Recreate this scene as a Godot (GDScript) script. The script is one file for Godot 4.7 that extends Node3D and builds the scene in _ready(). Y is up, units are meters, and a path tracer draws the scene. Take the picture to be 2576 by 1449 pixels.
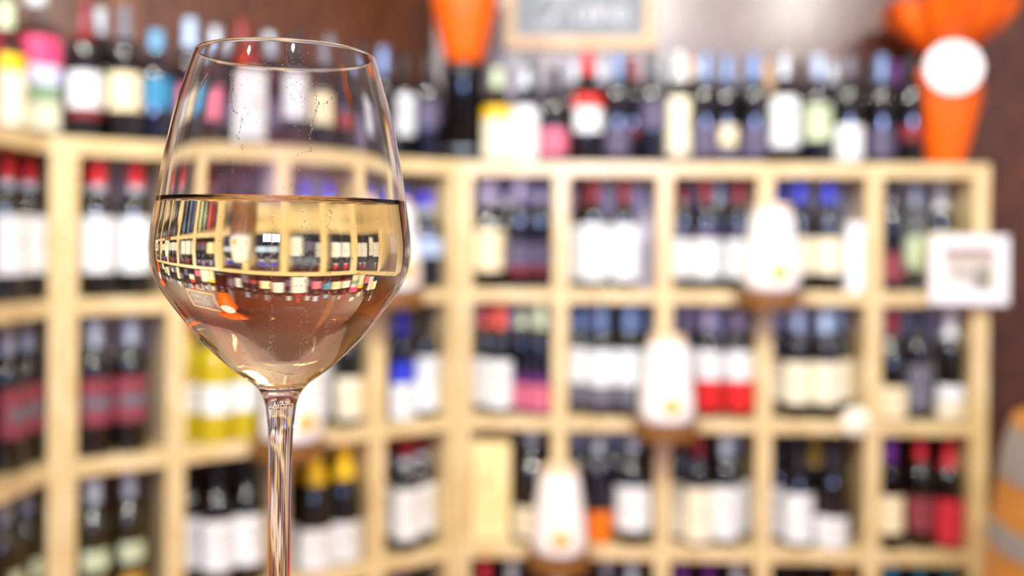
extends Node3D
# A wine shop: a glass of white wine in focus, racks of bottles out of focus behind it. Metres, y up, the lens at EYE.

const EYE := Vector3(0.0, 1.34, 0.0)
const EXPOSURE := 0.58
const BOARD := 0.036
const DEPTH := 0.22
const WALL := 0.33
# tops of the boards, from the top of the rack down to the floor row
const LEVEL := [1.5488, 1.2032, 0.8555, 0.5070, 0.1593]

var mats := {}
var meshes := {}
var taken := {}
var racks := {}
var looks := {}
var first := {}
var rng := RandomNumberGenerator.new()

const TINT := {
	"white": Color(0.92, 0.94, 0.94), "cream": Color(0.95, 0.89, 0.72), "palecream": Color(0.95, 0.92, 0.80), "grey": Color(0.42, 0.42, 0.46), "lilac": Color(0.60, 0.55, 0.68),
	"dimlilac": Color(0.34, 0.31, 0.42), "pink": Color(0.83, 0.42, 0.52), "red": Color(0.85, 0.10, 0.10), "darkred": Color(0.50, 0.06, 0.08), "rosered": Color(0.78, 0.16, 0.24), "dusty": Color(0.55, 0.24, 0.28),
	"orange": Color(0.98, 0.50, 0.05), "salmon": Color(0.95, 0.38, 0.26), "yellow": Color(0.98, 0.80, 0.06), "gold": Color(0.78, 0.62, 0.26), "blue": Color(0.14, 0.22, 0.80), "paleblue": Color(0.72, 0.82, 0.95),
	"violet": Color(0.25, 0.20, 0.80), "purple": Color(0.40, 0.14, 0.50), "teal": Color(0.14, 0.50, 0.66), "skyblue": Color(0.42, 0.68, 0.84), "silver": Color(0.72, 0.76, 0.80), "steelblue": Color(0.45, 0.55, 0.72),
	"black": Color(0.03, 0.03, 0.035), "palegreen": Color(0.78, 0.84, 0.68), "beige": Color(0.82, 0.68, 0.52),
}
const GLASS := {
	"dark": Color(0.030, 0.036, 0.030), "blue": Color(0.030, 0.045, 0.12), "olive": Color(0.13, 0.12, 0.02), "wine": Color(0.11, 0.02, 0.02), "yellow": Color(0.76, 0.68, 0.09), "pale": Color(0.86, 0.90, 0.82), "redwine": Color(0.45, 0.04, 0.03),
}
# kind: shape, glass, capsule colour, height where the capsule starts, labels [from, to, colour, degrees], look
const KIND := {
	"cream_oval": ["burgundy", "dark", "lilac", 0.236, [[0.048, 0.158, "cream", 150]], "sloping dark bottle with cream label"],
	"lilac_dim": ["bordeaux", "blue", "lilac", 0.240, [[0.060, 0.125, "dimlilac", 140], [0.040, 0.058, "darkred", 140]], "blue-black bottle with dim lilac label"],
	"white_tall": ["bordeaux", "dark", "darkred", 0.235, [[0.025, 0.176, "white", 170]], "dark-red-capped bottle with tall white label"],
	"white_low_red": ["bordeaux", "dark", "darkred", 0.240, [[0.035, 0.138, "white", 165], [0.145, 0.168, "dimlilac", 100]], "dark-red-capped bottle with low white label"],
	"white_low_plain": ["bordeaux", "dark", "silver", 0.240, [[0.035, 0.138, "white", 165]], "silver-capped bottle with low white label"],
	"cream_blueneck": ["bordeaux", "dark", "blue", 0.240, [[0.048, 0.145, "palecream", 165]], "blue-capped dark bottle with cream label"],
	"dark_slim": ["slim", "blue", "black", 0.255, [[0.030, 0.105, "dusty", 130]], "slim dark bottle with brownish label"],
	"pale_clear": ["bordeaux", "pale", "silver", 0.240, [[0.060, 0.150, "palegreen", 120]], "pale clear bottle with greenish label"],
	"white_cap": ["bordeaux", "dark", "white", 0.225, [[0.030, 0.150, "white", 160]], "white-capped dark bottle with white label"],
	"white_orangecap": ["slim", "dark", "salmon", 0.240, [[0.022, 0.150, "white", 165]], "salmon-capped dark bottle with white label"],
	"pink_low": ["slim", "blue", "palegreen", 0.240, [[0.016, 0.085, "pink", 150], [0.092, 0.110, "purple", 110]], "pale-capped bottle with low pink label"],
	"white_grey": ["bordeaux", "dark", "steelblue", 0.235, [[0.087, 0.182, "white", 160], [0.030, 0.086, "grey", 160]], "steel-blue-capped bottle with white-over-grey label"],
	"dark_plain": ["bordeaux", "dark", "black", 0.238, [[0.050, 0.120, "dimlilac", 120]], "black-capped bottle with dim dark label"],
	"white_red": ["bordeaux", "dark", "lilac", 0.240, [[0.103, 0.182, "white", 165], [0.020, 0.102, "red", 165]], "lilac-capped bottle with white-over-red label"],
	"cream_bluecap": ["bordeaux", "dark", "paleblue", 0.235, [[0.042, 0.154, "palecream", 165]], "pale-blue-capped dark bottle with cream label"],
	"cream_low": ["burgundy", "dark", "darkred", 0.236, [[0.008, 0.093, "cream", 165]], "dark-red-capped bottle with low cream label"],
	"dark_label": ["bordeaux", "dark", "black", 0.238, [[0.030, 0.150, "grey", 130]], "black bottle with charcoal label"],
	"white_ball": ["bordeaux", "dark", "white", 0.225, [[0.055, 0.095, "white", 150], [0.008, 0.050, "palecream", 150]], "white-capped bottle with two pale labels"],
	"champagne_cream": ["magnum", "dark", "silver", 0.262, [[0.014, 0.098, "palecream", 165]], "big silver-topped bottle with low cream label"],
	"silver_dark": ["bordeaux", "dark", "silver", 0.240, [[0.050, 0.120, "dimlilac", 120]], "silver-capped bottle with dim dark label"],
	"orange_low": ["bordeaux", "blue", "silver", 0.240, [[0.004, 0.088, "orange", 170]], "silver-capped bottle with low orange label"],
	"white_wide": ["magnum", "dark", "silver", 0.250, [[0.040, 0.160, "white", 165]], "wide silver-capped bottle with white label"],
	"cream_long": ["bordeaux", "dark", "darkred", 0.240, [[0.014, 0.160, "palecream", 165]], "dark-red-capped bottle with long cream label"],
	"white_blue_long": ["bordeaux", "dark", "silver", 0.240, [[0.022, 0.162, "white", 165]], "silver-capped bottle with long white label"],
	"white_long_dark": ["burgundy", "dark", "black", 0.236, [[0.018, 0.148, "white", 165]], "sloping black-capped bottle with white label"],
	"gold_cap": ["bordeaux", "dark", "gold", 0.205, [[0.050, 0.130, "palecream", 130]], "gold-foiled dark bottle with cream label"],
	"champagne_white": ["champagne", "dark", "black", 0.230, [[0.004, 0.088, "white", 165]], "black-foiled sparkling bottle with white label"],
	"rose_cream": ["bordeaux", "redwine", "purple", 0.235, [[0.045, 0.145, "cream", 160]], "purple-capped red-wine bottle with cream label"],
	"red_label": ["bordeaux", "dark", "rosered", 0.238, [[0.050, 0.140, "dusty", 150]], "red-capped bottle with dull red label"],
	"red_tall": ["bordeaux", "dark", "rosered", 0.220, [[0.012, 0.135, "rosered", 160]], "red-capped bottle with tall red label"],
	"silver_white": ["bordeaux", "dark", "silver", 0.230, [[0.040, 0.150, "white", 160]], "silver-capped bottle with plain white label"],
	"purple_cap": ["bordeaux", "dark", "purple", 0.238, [[0.050, 0.130, "lilac", 140]], "purple-capped bottle with lilac label"],
	"teal_cap": ["bordeaux", "dark", "teal", 0.230, [[0.050, 0.130, "palecream", 150]], "teal-capped dark bottle with cream label"],
	"white_round": ["bordeaux", "dark", "black", 0.238, [[0.074, 0.186, "white", 170]], "black-capped bottle with rounded white label"],
	"lilac_glare": ["bordeaux", "blue", "black", 0.238, [[0.095, 0.165, "dimlilac", 130]], "blue-black bottle with small lilac label"],
	"yellow_cream": ["short", "pale", "palegreen", 0.205, [[0.118, 0.150, "yellow", 150], [0.010, 0.116, "palecream", 150]], "pale bottle with yellow-topped cream label"],
	"white_block": ["short", "pale", "silver", 0.205, [[0.010, 0.150, "white", 160]], "short pale bottle with white label"],
	"lilac_grey": ["bordeaux", "dark", "black", 0.238, [[0.125, 0.180, "lilac", 140], [0.060, 0.120, "dimlilac", 140]], "black-capped bottle with split lilac label"],
	"pink_label": ["short", "dark", "black", 0.205, [[0.020, 0.092, "pink", 150]], "short dark bottle with pink label"],
	"red_white": ["champagne", "dark", "red", 0.245, [[0.150, 0.188, "red", 170], [0.085, 0.149, "white", 120]], "sparkling bottle with red-over-white label"],
	"lilac_low": ["bordeaux", "dark", "steelblue", 0.225, [[0.020, 0.100, "dimlilac", 140]], "steel-blue-capped bottle with low lilac label"],
	"red_spot": ["bordeaux", "dark", "darkred", 0.238, [[0.075, 0.105, "darkred", 90]], "dark bottle with small dark-red label"],
	"cream_slim": ["slim", "pale", "white", 0.225, [[0.020, 0.180, "palecream", 200]], "slim bottle with tall cream label"],
	"pink_small": ["bordeaux", "dark", "beige", 0.238, [[0.020, 0.072, "pink", 120]], "beige-capped bottle with small pink label"],
	"cream_disc": ["bordeaux", "dark", "steelblue", 0.225, [[0.050, 0.105, "cream", 80], [0.015, 0.045, "dimlilac", 140]], "dark bottle with small square cream label"],
	"white_big": ["burgundy", "dark", "silver", 0.236, [[0.045, 0.182, "white", 170]], "sloping silver-capped bottle with big white label"],
	"green_cream": ["bordeaux", "blue", "paleblue", 0.238, [[0.065, 0.160, "palegreen", 165]], "pale-blue-capped bottle with greenish label"],
	"white_low": ["bordeaux", "dark", "grey", 0.238, [[0.012, 0.105, "white", 175]], "grey-capped bottle with low white label"],
	"red_dim": ["bordeaux", "dark", "black", 0.238, [[0.065, 0.105, "darkred", 130]], "black-capped bottle with dim red label"],
	"white_neck": ["bordeaux", "dark", "white", 0.215, [[0.040, 0.130, "lilac", 130]], "white-capped bottle with lilac label"],
	"blue_neck": ["bordeaux", "dark", "steelblue", 0.200, [[0.040, 0.130, "dimlilac", 130]], "steel-blue-foiled bottle with dim label"],
	"beige_cap": ["bordeaux", "dark", "beige", 0.205, [[0.040, 0.130, "dimlilac", 130]], "beige-foiled bottle with dim label"],
	"white_redcap": ["bordeaux", "dark", "red", 0.248, [[0.232, 0.247, "silver", 360], [0.055, 0.176, "white", 170]], "red-capped dark bottle with white label"],
	"white_plain": ["bordeaux", "dark", "black", 0.238, [[0.022, 0.165, "white", 165]], "black-capped bottle with tall white label"],
	"violet_short": ["short", "blue", "violet", 0.222, [[0.200, 0.221, "silver", 360], [0.088, 0.135, "paleblue", 165]], "short violet-capped bottle with pale-blue label"],
	"dusty_red": ["bordeaux", "dark", "silver", 0.240, [[0.070, 0.170, "dusty", 165], [0.105, 0.130, "grey", 110]], "silver-capped bottle with dusty red label"],
	"yellow_wine": ["bordeaux", "yellow", "yellow", 0.235, [[0.068, 0.136, "white", 140]], "yellow white-wine bottle with white label"],
	"cream_dark": ["bordeaux", "dark", "black", 0.238, [[0.020, 0.125, "palecream", 165]], "black-capped bottle with cream label"],
	"blue_white": ["bordeaux", "dark", "blue", 0.225, [[0.100, 0.155, "blue", 165], [0.006, 0.098, "white", 165]], "blue-capped bottle with blue-over-white label"],
	"olive_small": ["bordeaux", "olive", "silver", 0.245, [[0.105, 0.148, "palegreen", 90], [0.055, 0.080, "gold", 80]], "olive silver-capped bottle with small pale label"],
	"white_black": ["bordeaux", "dark", "black", 0.235, [[0.050, 0.168, "white", 170]], "black-capped bottle with broad white label"],
	"yellow_foil": ["champagne", "dark", "yellow", 0.215, [[0.006, 0.107, "white", 170]], "yellow-foiled sparkling bottle with white label"],
	"white_darkred": ["bordeaux", "dark", "darkred", 0.245, [[0.228, 0.244, "silver", 360], [0.037, 0.169, "white", 165]], "dark-red-capped bottle with broad white label"],
	"white_round_red": ["bordeaux", "dark", "darkred", 0.215, [[0.240, 0.270, "white", 360], [0.066, 0.144, "white", 160], [0.045, 0.064, "darkred", 140]], "white-banded dark-red-capped bottle with round white label"],
	"pale_blue": ["bordeaux", "blue", "silver", 0.245, [[0.095, 0.165, "palegreen", 120]], "silver-capped blue-black bottle with pale label"],
	"cream_darkcap": ["bordeaux", "dark", "grey", 0.225, [[0.066, 0.150, "cream", 160]], "grey-capped dark bottle with cream label"],
	"teal": ["short", "blue", "skyblue", 0.215, [[0.080, 0.148, "teal", 170]], "sky-blue-capped bottle with teal label"],
	"pinkish": ["bordeaux", "wine", "paleblue", 0.232, [[0.060, 0.140, "pink", 140]], "pale-blue-capped bottle with pink label"],
	"magnum_white": ["magnum", "pale", "darkred", 0.245, [[0.195, 0.238, "darkred", 200], [0.012, 0.180, "white", 190]], "wide pale bottle with huge white label"],
}


func _ready() -> void:
	rng.seed = 7
	setup_view()
	setup_light()
	build_room()
	build_racks()
	stock_racks()
	build_extras()
	build_table()
	build_glass()


func setup_view() -> void:
	var cam := Camera3D.new()
	cam.name = "camera"
	cam.near = 0.05
	cam.far = 60.0
	cam.projection = Camera3D.PROJECTION_FRUSTUM
	cam.size = 1449.0 / 2500.0 * cam.near
	cam.frustum_offset = Vector2(0.0, -124.5 / 2500.0 * cam.near)
	cam.position = EYE
	cam.rotation_degrees = Vector3(0, 0, 0.46)
	var lens := CameraAttributesPhysical.new()
	lens.frustum_focal_length = 35.0
	lens.exposure_aperture = 35.0 / 7.0
	lens.frustum_focus_distance = 0.325
	cam.attributes = lens
	add_child(cam)
	cam.projection = Camera3D.PROJECTION_FRUSTUM
	cam.size = 1449.0 / 2500.0 * cam.near
	cam.frustum_offset = Vector2(0.0, -124.5 / 2500.0 * cam.near)
	cam.current = true


func setup_light() -> void:
	var sky_mat := ProceduralSkyMaterial.new()
	sky_mat.sky_top_color = Color(0.45, 0.62, 0.95)
	sky_mat.sky_horizon_color = Color(0.72, 0.82, 1.0)
	sky_mat.ground_bottom_color = Color(0.35, 0.36, 0.40)
	sky_mat.ground_horizon_color = Color(0.60, 0.66, 0.76)
	sky_mat.energy_multiplier = 5.0
	var sky := Sky.new()
	sky.sky_material = sky_mat
	var env := Environment.new()
	env.background_mode = Environment.BG_SKY
	env.sky = sky
	env.tonemap_mode = Environment.TONE_MAPPER_LINEAR
	env.tonemap_exposure = EXPOSURE
	env.sdfgi_enabled = true
	env.ssao_enabled = true
	env.ssil_enabled = true
	var we := WorldEnvironment.new()
	we.name = "environment"
	we.environment = env
	add_child(we)
	# daylight that comes in through the shop window behind the camera
	var day := AreaLight3D.new()
	day.name = "window_daylight"
	day.area_size = Vector2(1.55, 0.50)
	day.light_color = Color(0.66, 0.74, 1.0)
	day.light_energy = 48.0
	day.light_specular = 1.0
	day.shadow_enabled = true
	day.position = Vector3(0.25, 2.42, 5.80)
	day.set("area_range", 12.0)
	add_child(day)


# ---------------------------------------------------------------- helpers

func numbered(called: String) -> String:
	var n: int = taken.get(called, 0)
	taken[called] = n + 1
	return called if n == 0 else "%s_%03d" % [called, n]


func tag(o: Node3D, label: String, category: String, group := "") -> void:
	o.set_meta("label", label)
	o.set_meta("category", category)
	if group != "":
		o.set_meta("group", group)


func thing(called: String, at: Vector3, turn := 0.0) -> Node3D:
	var o := Node3D.new()
	o.name = numbered(called)
	o.position = at
	o.rotation.y = turn
	add_child(o)
	return o


func part(called: String, mesh: Mesh, mat: Material, parent: Node3D, at := Vector3.ZERO, rot := Vector3.ZERO) -> MeshInstance3D:
	var o := MeshInstance3D.new()
	o.name = called
	o.mesh = mesh
	o.material_override = mat
	o.position = at
	o.rotation = rot
	parent.add_child(o, true)
	return o


func struct(called: String, mesh: Mesh, mat: Material, at := Vector3.ZERO, turn := 0.0) -> MeshInstance3D:
	var o := part(called, mesh, mat, self, at, Vector3(0, turn, 0))
	o.set_meta("kind", "structure")
	return o


func paint(key: String, color: Color, rough := 0.5, metal := 0.0, tex: Texture2D = null, spec := 0.5) -> StandardMaterial3D:
	if not mats.has(key):
		var m := StandardMaterial3D.new()
		m.resource_name = key
		m.albedo_color = color
		m.roughness = rough
		m.metallic = metal
		m.metallic_specular = spec
		if tex:
			m.albedo_texture = tex
		mats[key] = m
	return mats[key]


func clear_glass(key: String, color: Color, scale: float) -> StandardMaterial3D:
	if not mats.has(key):
		var m := StandardMaterial3D.new()
		m.resource_name = key
		m.albedo_color = Color(color.r, color.g, color.b, 0.0)
		m.roughness = 0.0
		m.transparency = BaseMaterial3D.TRANSPARENCY_ALPHA
		m.refraction_enabled = true
		m.refraction_scale = scale
		mats[key] = m
	return mats[key]


func wood(key: String, along: int, light: Color, dark: Color, rough: float, seed_at: int, fine := 9.0, coat := 0.0) -> StandardMaterial3D:
	if not mats.has(key):
		var noise := FastNoiseLite.new()
		noise.seed = seed_at
		noise.noise_type = FastNoiseLite.TYPE_SIMPLEX
		noise.frequency = 0.012
		noise.fractal_octaves = 5
		noise.fractal_gain = 0.62
		var ramp := Gradient.new()
		ramp.offsets = PackedFloat32Array([0.25, 0.5, 0.75])
		ramp.colors = PackedColorArray([dark, light.lerp(dark, 0.4), light])
		var tex := NoiseTexture2D.new()
		tex.width = 512
		tex.height = 512
		tex.seamless = true
		tex.noise = noise
		tex.color_ramp = ramp
		var m := StandardMaterial3D.new()
		m.resource_name = key
		m.albedo_texture = tex
		m.uv1_triplanar = true
		var s := Vector3(fine, fine, fine)
		s[along] = 0.9
		m.uv1_scale = s
		m.roughness = rough
		if coat > 0.0:
			m.clearcoat_enabled = true
			m.clearcoat = coat
			m.clearcoat_roughness = 0.25
		mats[key] = m
	return mats[key]


func quad(st: SurfaceTool, p: Array, n: Array, uv: Array) -> void:
	# two triangles p0 p1 p2 and p0 p2 p3, turned so that their front faces along the normals
	for t in [[0, 1, 2], [0, 2, 3]]:
		var a: Vector3 = p[t[0]]
		var b: Vector3 = p[t[1]]
		var c: Vector3 = p[t[2]]
		var face := (b - a).cross(c - a)
		if face.length_squared() < 1e-20:
			continue
		var mean: Vector3 = n[t[0]] + n[t[1]] + n[t[2]]
		var order: Array = t if face.dot(mean) < 0.0 else [t[0], t[2], t[1]]
		for i in order:
			st.set_normal(n[i])
			st.set_uv(uv[i])
			st.add_vertex(p[i])


func begin() -> SurfaceTool:
	var st := SurfaceTool.new()
	st.begin(Mesh.PRIMITIVE_TRIANGLES)
	return st


func done(st: SurfaceTool) -> ArrayMesh:
	st.index()
	return st.commit()


# revolve a profile (x = radius, y = height, walked upwards on the outside); sharp corners stay sharp
func lathe_into(st: SurfaceTool, prof: Array, segs: int, a0 := 0.0, a1 := TAU, flip := false, wave = null, from := 0, to := 9999) -> void:
	var dirs := []
	for i in prof.size() - 1:
		var d: Vector2 = (prof[i + 1] - prof[i]).normalized()
		dirs.append(Vector2(d.y, -d.x) * (-1.0 if flip else 1.0))
	var run := [0.0]
	for i in dirs.size():
		run.append(run[i] + (prof[i + 1] - prof[i]).length())
	for i in range(from, mini(to, dirs.size())):
		var nb: Vector2 = dirs[i]
		var na: Vector2 = nb
		var nc: Vector2 = nb
		if i > 0 and dirs[i - 1].dot(nb) > 0.70:
			na = (dirs[i - 1] + nb).normalized()
		if i < dirs.size() - 1 and dirs[i + 1].dot(nb) > 0.70:
			nc = (dirs[i + 1] + nb).normalized()
		for k in segs:
			var t := [a0 + (a1 - a0) * k / segs, a0 + (a1 - a0) * (k + 1) / segs]
			var ps := []
			var ns := []
			var us := []
			for q in [[0, 0], [1, 0], [1, 1], [0, 1]]:
				var a: float = t[q[0]]
				var pt: Vector2 = prof[i + q[1]]
				var nn: Vector2 = nc if q[1] else na
				var r := pt.x
				if wave != null:
					r *= wave.call(a, pt.y)
				ps.append(Vector3(r * sin(a), pt.y, r * cos(a)))
				ns.append(Vector3(nn.x * sin(a), nn.y, nn.x * cos(a)))
				us.append(Vector2((k + q[0]) / float(segs), 1.0 - run[i + q[1]] / run[-1]))
			quad(st, ps, ns, us)


func lathe(prof: Array, segs := 32, a0 := 0.0, a1 := TAU) -> ArrayMesh:
	var st := begin()
	lathe_into(st, prof, segs, a0, a1)
	return done(st)


# chamfered box centred on at
func box_into(st: SurfaceTool, size: Vector3, at := Vector3.ZERO, c := 0.002, basis := Basis.IDENTITY) -> void:
	var h := size * 0.5
	c = minf(c, minf(h.x, minf(h.y, h.z)) * 0.9)
	var uv := [Vector2(0, 1), Vector2(1, 1), Vector2(1, 0), Vector2(0, 0)]
	var put := func(pts: Array, nn: Vector3):
		var ps := []
		var ns := []
		for p in pts:
			ps.append(basis * p + at)
			ns.append(basis * nn)
		quad(st, ps, ns, uv)
	for ax in 3:
		var u := (ax + 1) % 3
		var v := (ax + 2) % 3
		for s in [-1.0, 1.0]:
			var pts := []
			for q in [[-1, -1], [1, -1], [1, 1], [-1, 1]]:
				var p := Vector3.ZERO
				p[ax] = s * h[ax]
				p[u] = q[0] * (h[u] - c)
				p[v] = q[1] * (h[v] - c)
				pts.append(p)
			var n := Vector3.ZERO
			n[ax] = s
			put.call(pts, n)
		for su in [-1.0, 1.0]:
			for sv in [-1.0, 1.0]:
				var pts := []
				for q in [[-1, 0], [1, 0], [1, 1], [-1, 1]]:
					var p := Vector3.ZERO
					p[ax] = q[0] * (h[ax] - c)
					p[u] = su * (h[u] - (c if q[1] else 0.0))
					p[v] = sv * (h[v] - (0.0 if q[1] else c))
					pts.append(p)
				var n := Vector3.ZERO
				n[u] = su
				n[v] = sv
				put.call(pts, n.normalized())
	for sx in [-1.0, 1.0]:
		for sy in [-1.0, 1.0]:
			for sz in [-1.0, 1.0]:
				var a := Vector3(sx * h.x, sy * (h.y - c), sz * (h.z - c))
				var b := Vector3(sx * (h.x - c), sy * h.y, sz * (h.z - c))
				var d := Vector3(sx * (h.x - c), sy * (h.y - c), sz * h.z)
				put.call([a, b, d, d], Vector3(sx, sy, sz).normalized())


func box(size: Vector3, c := 0.002) -> ArrayMesh:
	var key := "box %s %s" % [size, c]
	if not meshes.has(key):
		var st := begin()
		box_into(st, size, Vector3.ZERO, c)
		meshes[key] = done(st)
	return meshes[key]


# an upright prism over a convex outline (x, z), from y0 to y1
func slab(outline: Array, y0: float, y1: float) -> ArrayMesh:
	var st := begin()
	var n := outline.size()
	var mid := Vector2.ZERO
	for p in outline:
		mid += p / n
	var uv := [Vector2.ZERO, Vector2.ZERO, Vector2.ZERO, Vector2.ZERO]
	for i in n:
		var a: Vector2 = outline[i]
		var b: Vector2 = outline[(i + 1) % n]
		var out := Vector3(b.y - a.y, 0, a.x - b.x).normalized()
		if out.dot(Vector3(a.x - mid.x, 0, a.y - mid.y)) < 0.0:
			out = -out
		quad(st, [Vector3(a.x, y0, a.y), Vector3(b.x, y0, b.y), Vector3(b.x, y1, b.y), Vector3(a.x, y1, a.y)], [out, out, out, out], uv)
		for y in [y0, y1]:
			var up := Vector3(0, 1 if y == y1 else -1, 0)
			quad(st, [Vector3(mid.x, y, mid.y), Vector3(a.x, y, a.y), Vector3(b.x, y, b.y), Vector3(b.x, y, b.y)], [up, up, up, up], uv)
	return done(st)


func tube_into(st: SurfaceTool, path: Array, r: float, segs := 8) -> void:
	for i in path.size() - 1:
		var a: Vector3 = path[i]
		var b: Vector3 = path[i + 1]
		var d := (b - a).normalized()
		var x := d.cross(Vector3.UP if absf(d.y) < 0.9 else Vector3.RIGHT).normalized()
		var y := d.cross(x)
		for k in segs:
			var ns := []
			var ps := []
			for q in [[k, a], [k + 1, a], [k + 1, b], [k, b]]:
				var n: Vector3 = x * cos(TAU * q[0] / segs) + y * sin(TAU * q[0] / segs)
				ns.append(n)
				ps.append(q[1] + n * r)
			quad(st, ps, ns, [Vector2.ZERO, Vector2.ZERO, Vector2.ZERO, Vector2.ZERO])


# ---------------------------------------------------------------- the room

func place(rack: String, u: float, y: float, inset: float) -> Vector3:
	var r: Dictionary = racks[rack]
	return Vector3(r.x, 0, r.z) + Basis(Vector3.UP, r.turn) * Vector3(u, y, -inset)


func build_room() -> void:
	racks = {
		"back": {"x": -0.1380, "z": -2.7000, "turn": atan2(-0.0318, 0.99949), "long": 1.415, "posts": [[0.015, 0.030], [0.2705, 0.042], [0.5514, 0.042], [0.8219, 0.042], [1.1117, 0.042], [1.394, 0.042]]},
		"angled": {"x": -0.9720, "z": -2.0894, "turn": atan2(0.5907, 0.8069), "long": 1.0336, "posts": [[0.029, 0.058], [0.268, 0.042], [0.520, 0.042], [0.785, 0.042], [1.015, 0.036]]},
		"side": {"x": -1.0170, "z": -1.1906, "turn": atan2(0.99875, 0.05), "long": 0.90, "posts": [[0.021, 0.042], [0.46, 0.042]]},
	}
	var brown := wood("lacquered_brown_panel", 1, Color(0.37, 0.20, 0.10), Color(0.25, 0.12, 0.05), 0.36, 3, 5.0, 0.6)
	var white := paint("white_plaster", Color(0.86, 0.85, 0.84), 0.9)
	var floor_mat := wood("honey_floor", 2, Color(0.88, 0.64, 0.28), Color(0.74, 0.50, 0.19), 0.4, 9, 4.0)
	struct("floor", box(Vector3(5.2, 0.1, 10.0), 0.001), floor_mat, Vector3(0.5, -0.05, 1.1))
	struct("ceiling", box(Vector3(5.2, 0.1, 10.0), 0.001), paint("lilac_white_ceiling", Color(0.80, 0.81, 0.91), 0.9), Vector3(0.5, 3.15, 1.1))
	for w in [["back", "wall_back", -0.9, 2.8], ["angled", "wall_diagonal", -0.35, 1.25], ["side", "wall_left", -4.9, 1.4]]:
		var r: Dictionary = racks[w[0]]
		var long: float = w[3] - w[2]
		struct(w[1], box(Vector3(long, 3.12, 0.1), 0.001), brown, place(w[0], (w[2] + w[3]) * 0.5, 1.55, WALL + 0.05), r.turn)
	struct("wall_right", box(Vector3(0.1, 3.12, 9.4), 0.001), white, Vector3(2.45, 1.55, 1.25))
	# front wall with the shop window
	var st := begin()
	for b in [[-2.1, -0.60, 0.0, 3.12], [1.10, 3.1, 0.0, 3.12], [-0.60, 1.10, 0.0, 2.12], [-0.60, 1.10, 2.72, 3.12]]:
		box_into(st, Vector3(b[1] - b[0], b[3] - b[2], 0.16), Vector3((b[0] + b[1]) * 0.5, (b[2] + b[3]) * 0.5, 5.68), 0.001)
	struct("wall_front", done(st), white)
	var win := Node3D.new()
	win.name = "window_1"
	win.position = Vector3(0.25, 2.42, 5.68)
	win.set_meta("kind", "structure")
	add_child(win)
	var dark := paint("dark_window_frame", Color(0.16, 0.12, 0.10), 0.4)
	for b in [[Vector3(1.7, 0.05, 0.08), Vector3(0, 0.275, 0)], [Vector3(1.7, 0.05, 0.08), Vector3(0, -0.275, 0)], [Vector3(0.05, 0.50, 0.08), Vector3(-0.825, 0, 0)], [Vector3(0.05, 0.50, 0.08), Vector3(0.825, 0, 0)], [Vector3(0.05, 0.50, 0.08), Vector3(0, 0, 0)], [Vector3(0.03, 0.50, 0.06), Vector3(-0.41, 0, 0)], [Vector3(0.03, 0.50, 0.06), Vector3(0.41, 0, 0)]]:
		part("window_frame", box(b[0]), dark, win, b[1])
	var pane := StandardMaterial3D.new()
	pane.transparency = BaseMaterial3D.TRANSPARENCY_ALPHA
	pane.albedo_color = Color(1, 1, 1, 0.04)
	pane.roughness = 0.02
	for x in [-0.606, -0.204, 0.204, 0.606]:
		part("pane", box(Vector3(0.36, 0.50, 0.006), 0.001), pane, win, Vector3(x, 0, 0))
	# an upright batten on the diagonal wall, and the skirting
	struct("trim_1", box(Vector3(0.075, 1.25, 0.02), 0.003), wood("light_brown_batten", 1, Color(0.52, 0.33, 0.20), Color(0.40, 0.23, 0.12), 0.45, 5), place("angled", 0.232, 2.17, WALL - 0.010), racks.angled.turn)
	# ceiling spots
	for l in [[-1.0, -0.75, "above the side rack, on the track nearer the racks"], [-0.25, -0.75, "second from the side rack, on the track nearer the racks"], [0.55, -0.75, "third from the side rack, on the track nearer the racks"], [1.3, -0.75, "above the barrel end, on the track nearer the racks"], [-0.9, 0.75, "above the side rack, on the track nearer the shop window"], [0.35, 0.75, "in the middle of the track nearer the shop window"]]:
		spot(Vector3(l[0], 2.62, l[1]), Vector3(l[0] * 1.05 + (0.1 if l[1] < 0 else 0.0), 1.05 if l[1] < 0 else 1.0, -2.7), 3.2 if l[1] < 0 else 2.4, l[2])
	for z in [-0.75, 0.75]:
		var rail := part("spotlight_track", box(Vector3(3.2, 0.03, 0.035)), paint("white_metal", Color(0.9, 0.9, 0.9), 0.4), self, Vector3(0.2, 3.085, z))
		tag(rail, "white ceiling track carrying the spotlights, " + ("nearer the racks" if z < 0 else "nearer the shop window"), "track")
	globe(Vector3(0.18, 2.36, -0.95), 0.21, "large opal globe pendant hanging over the middle of the shop")
	globe(Vector3(1.55, 2.36, -0.35), 0.15, "orange paper globe pendant hanging on the barrel's side of the shop", true)
	globe(Vector3(-0.95, 2.36, 0.60), 0.15, "orange paper globe pendant hanging farthest from the back rack", true)


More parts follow.
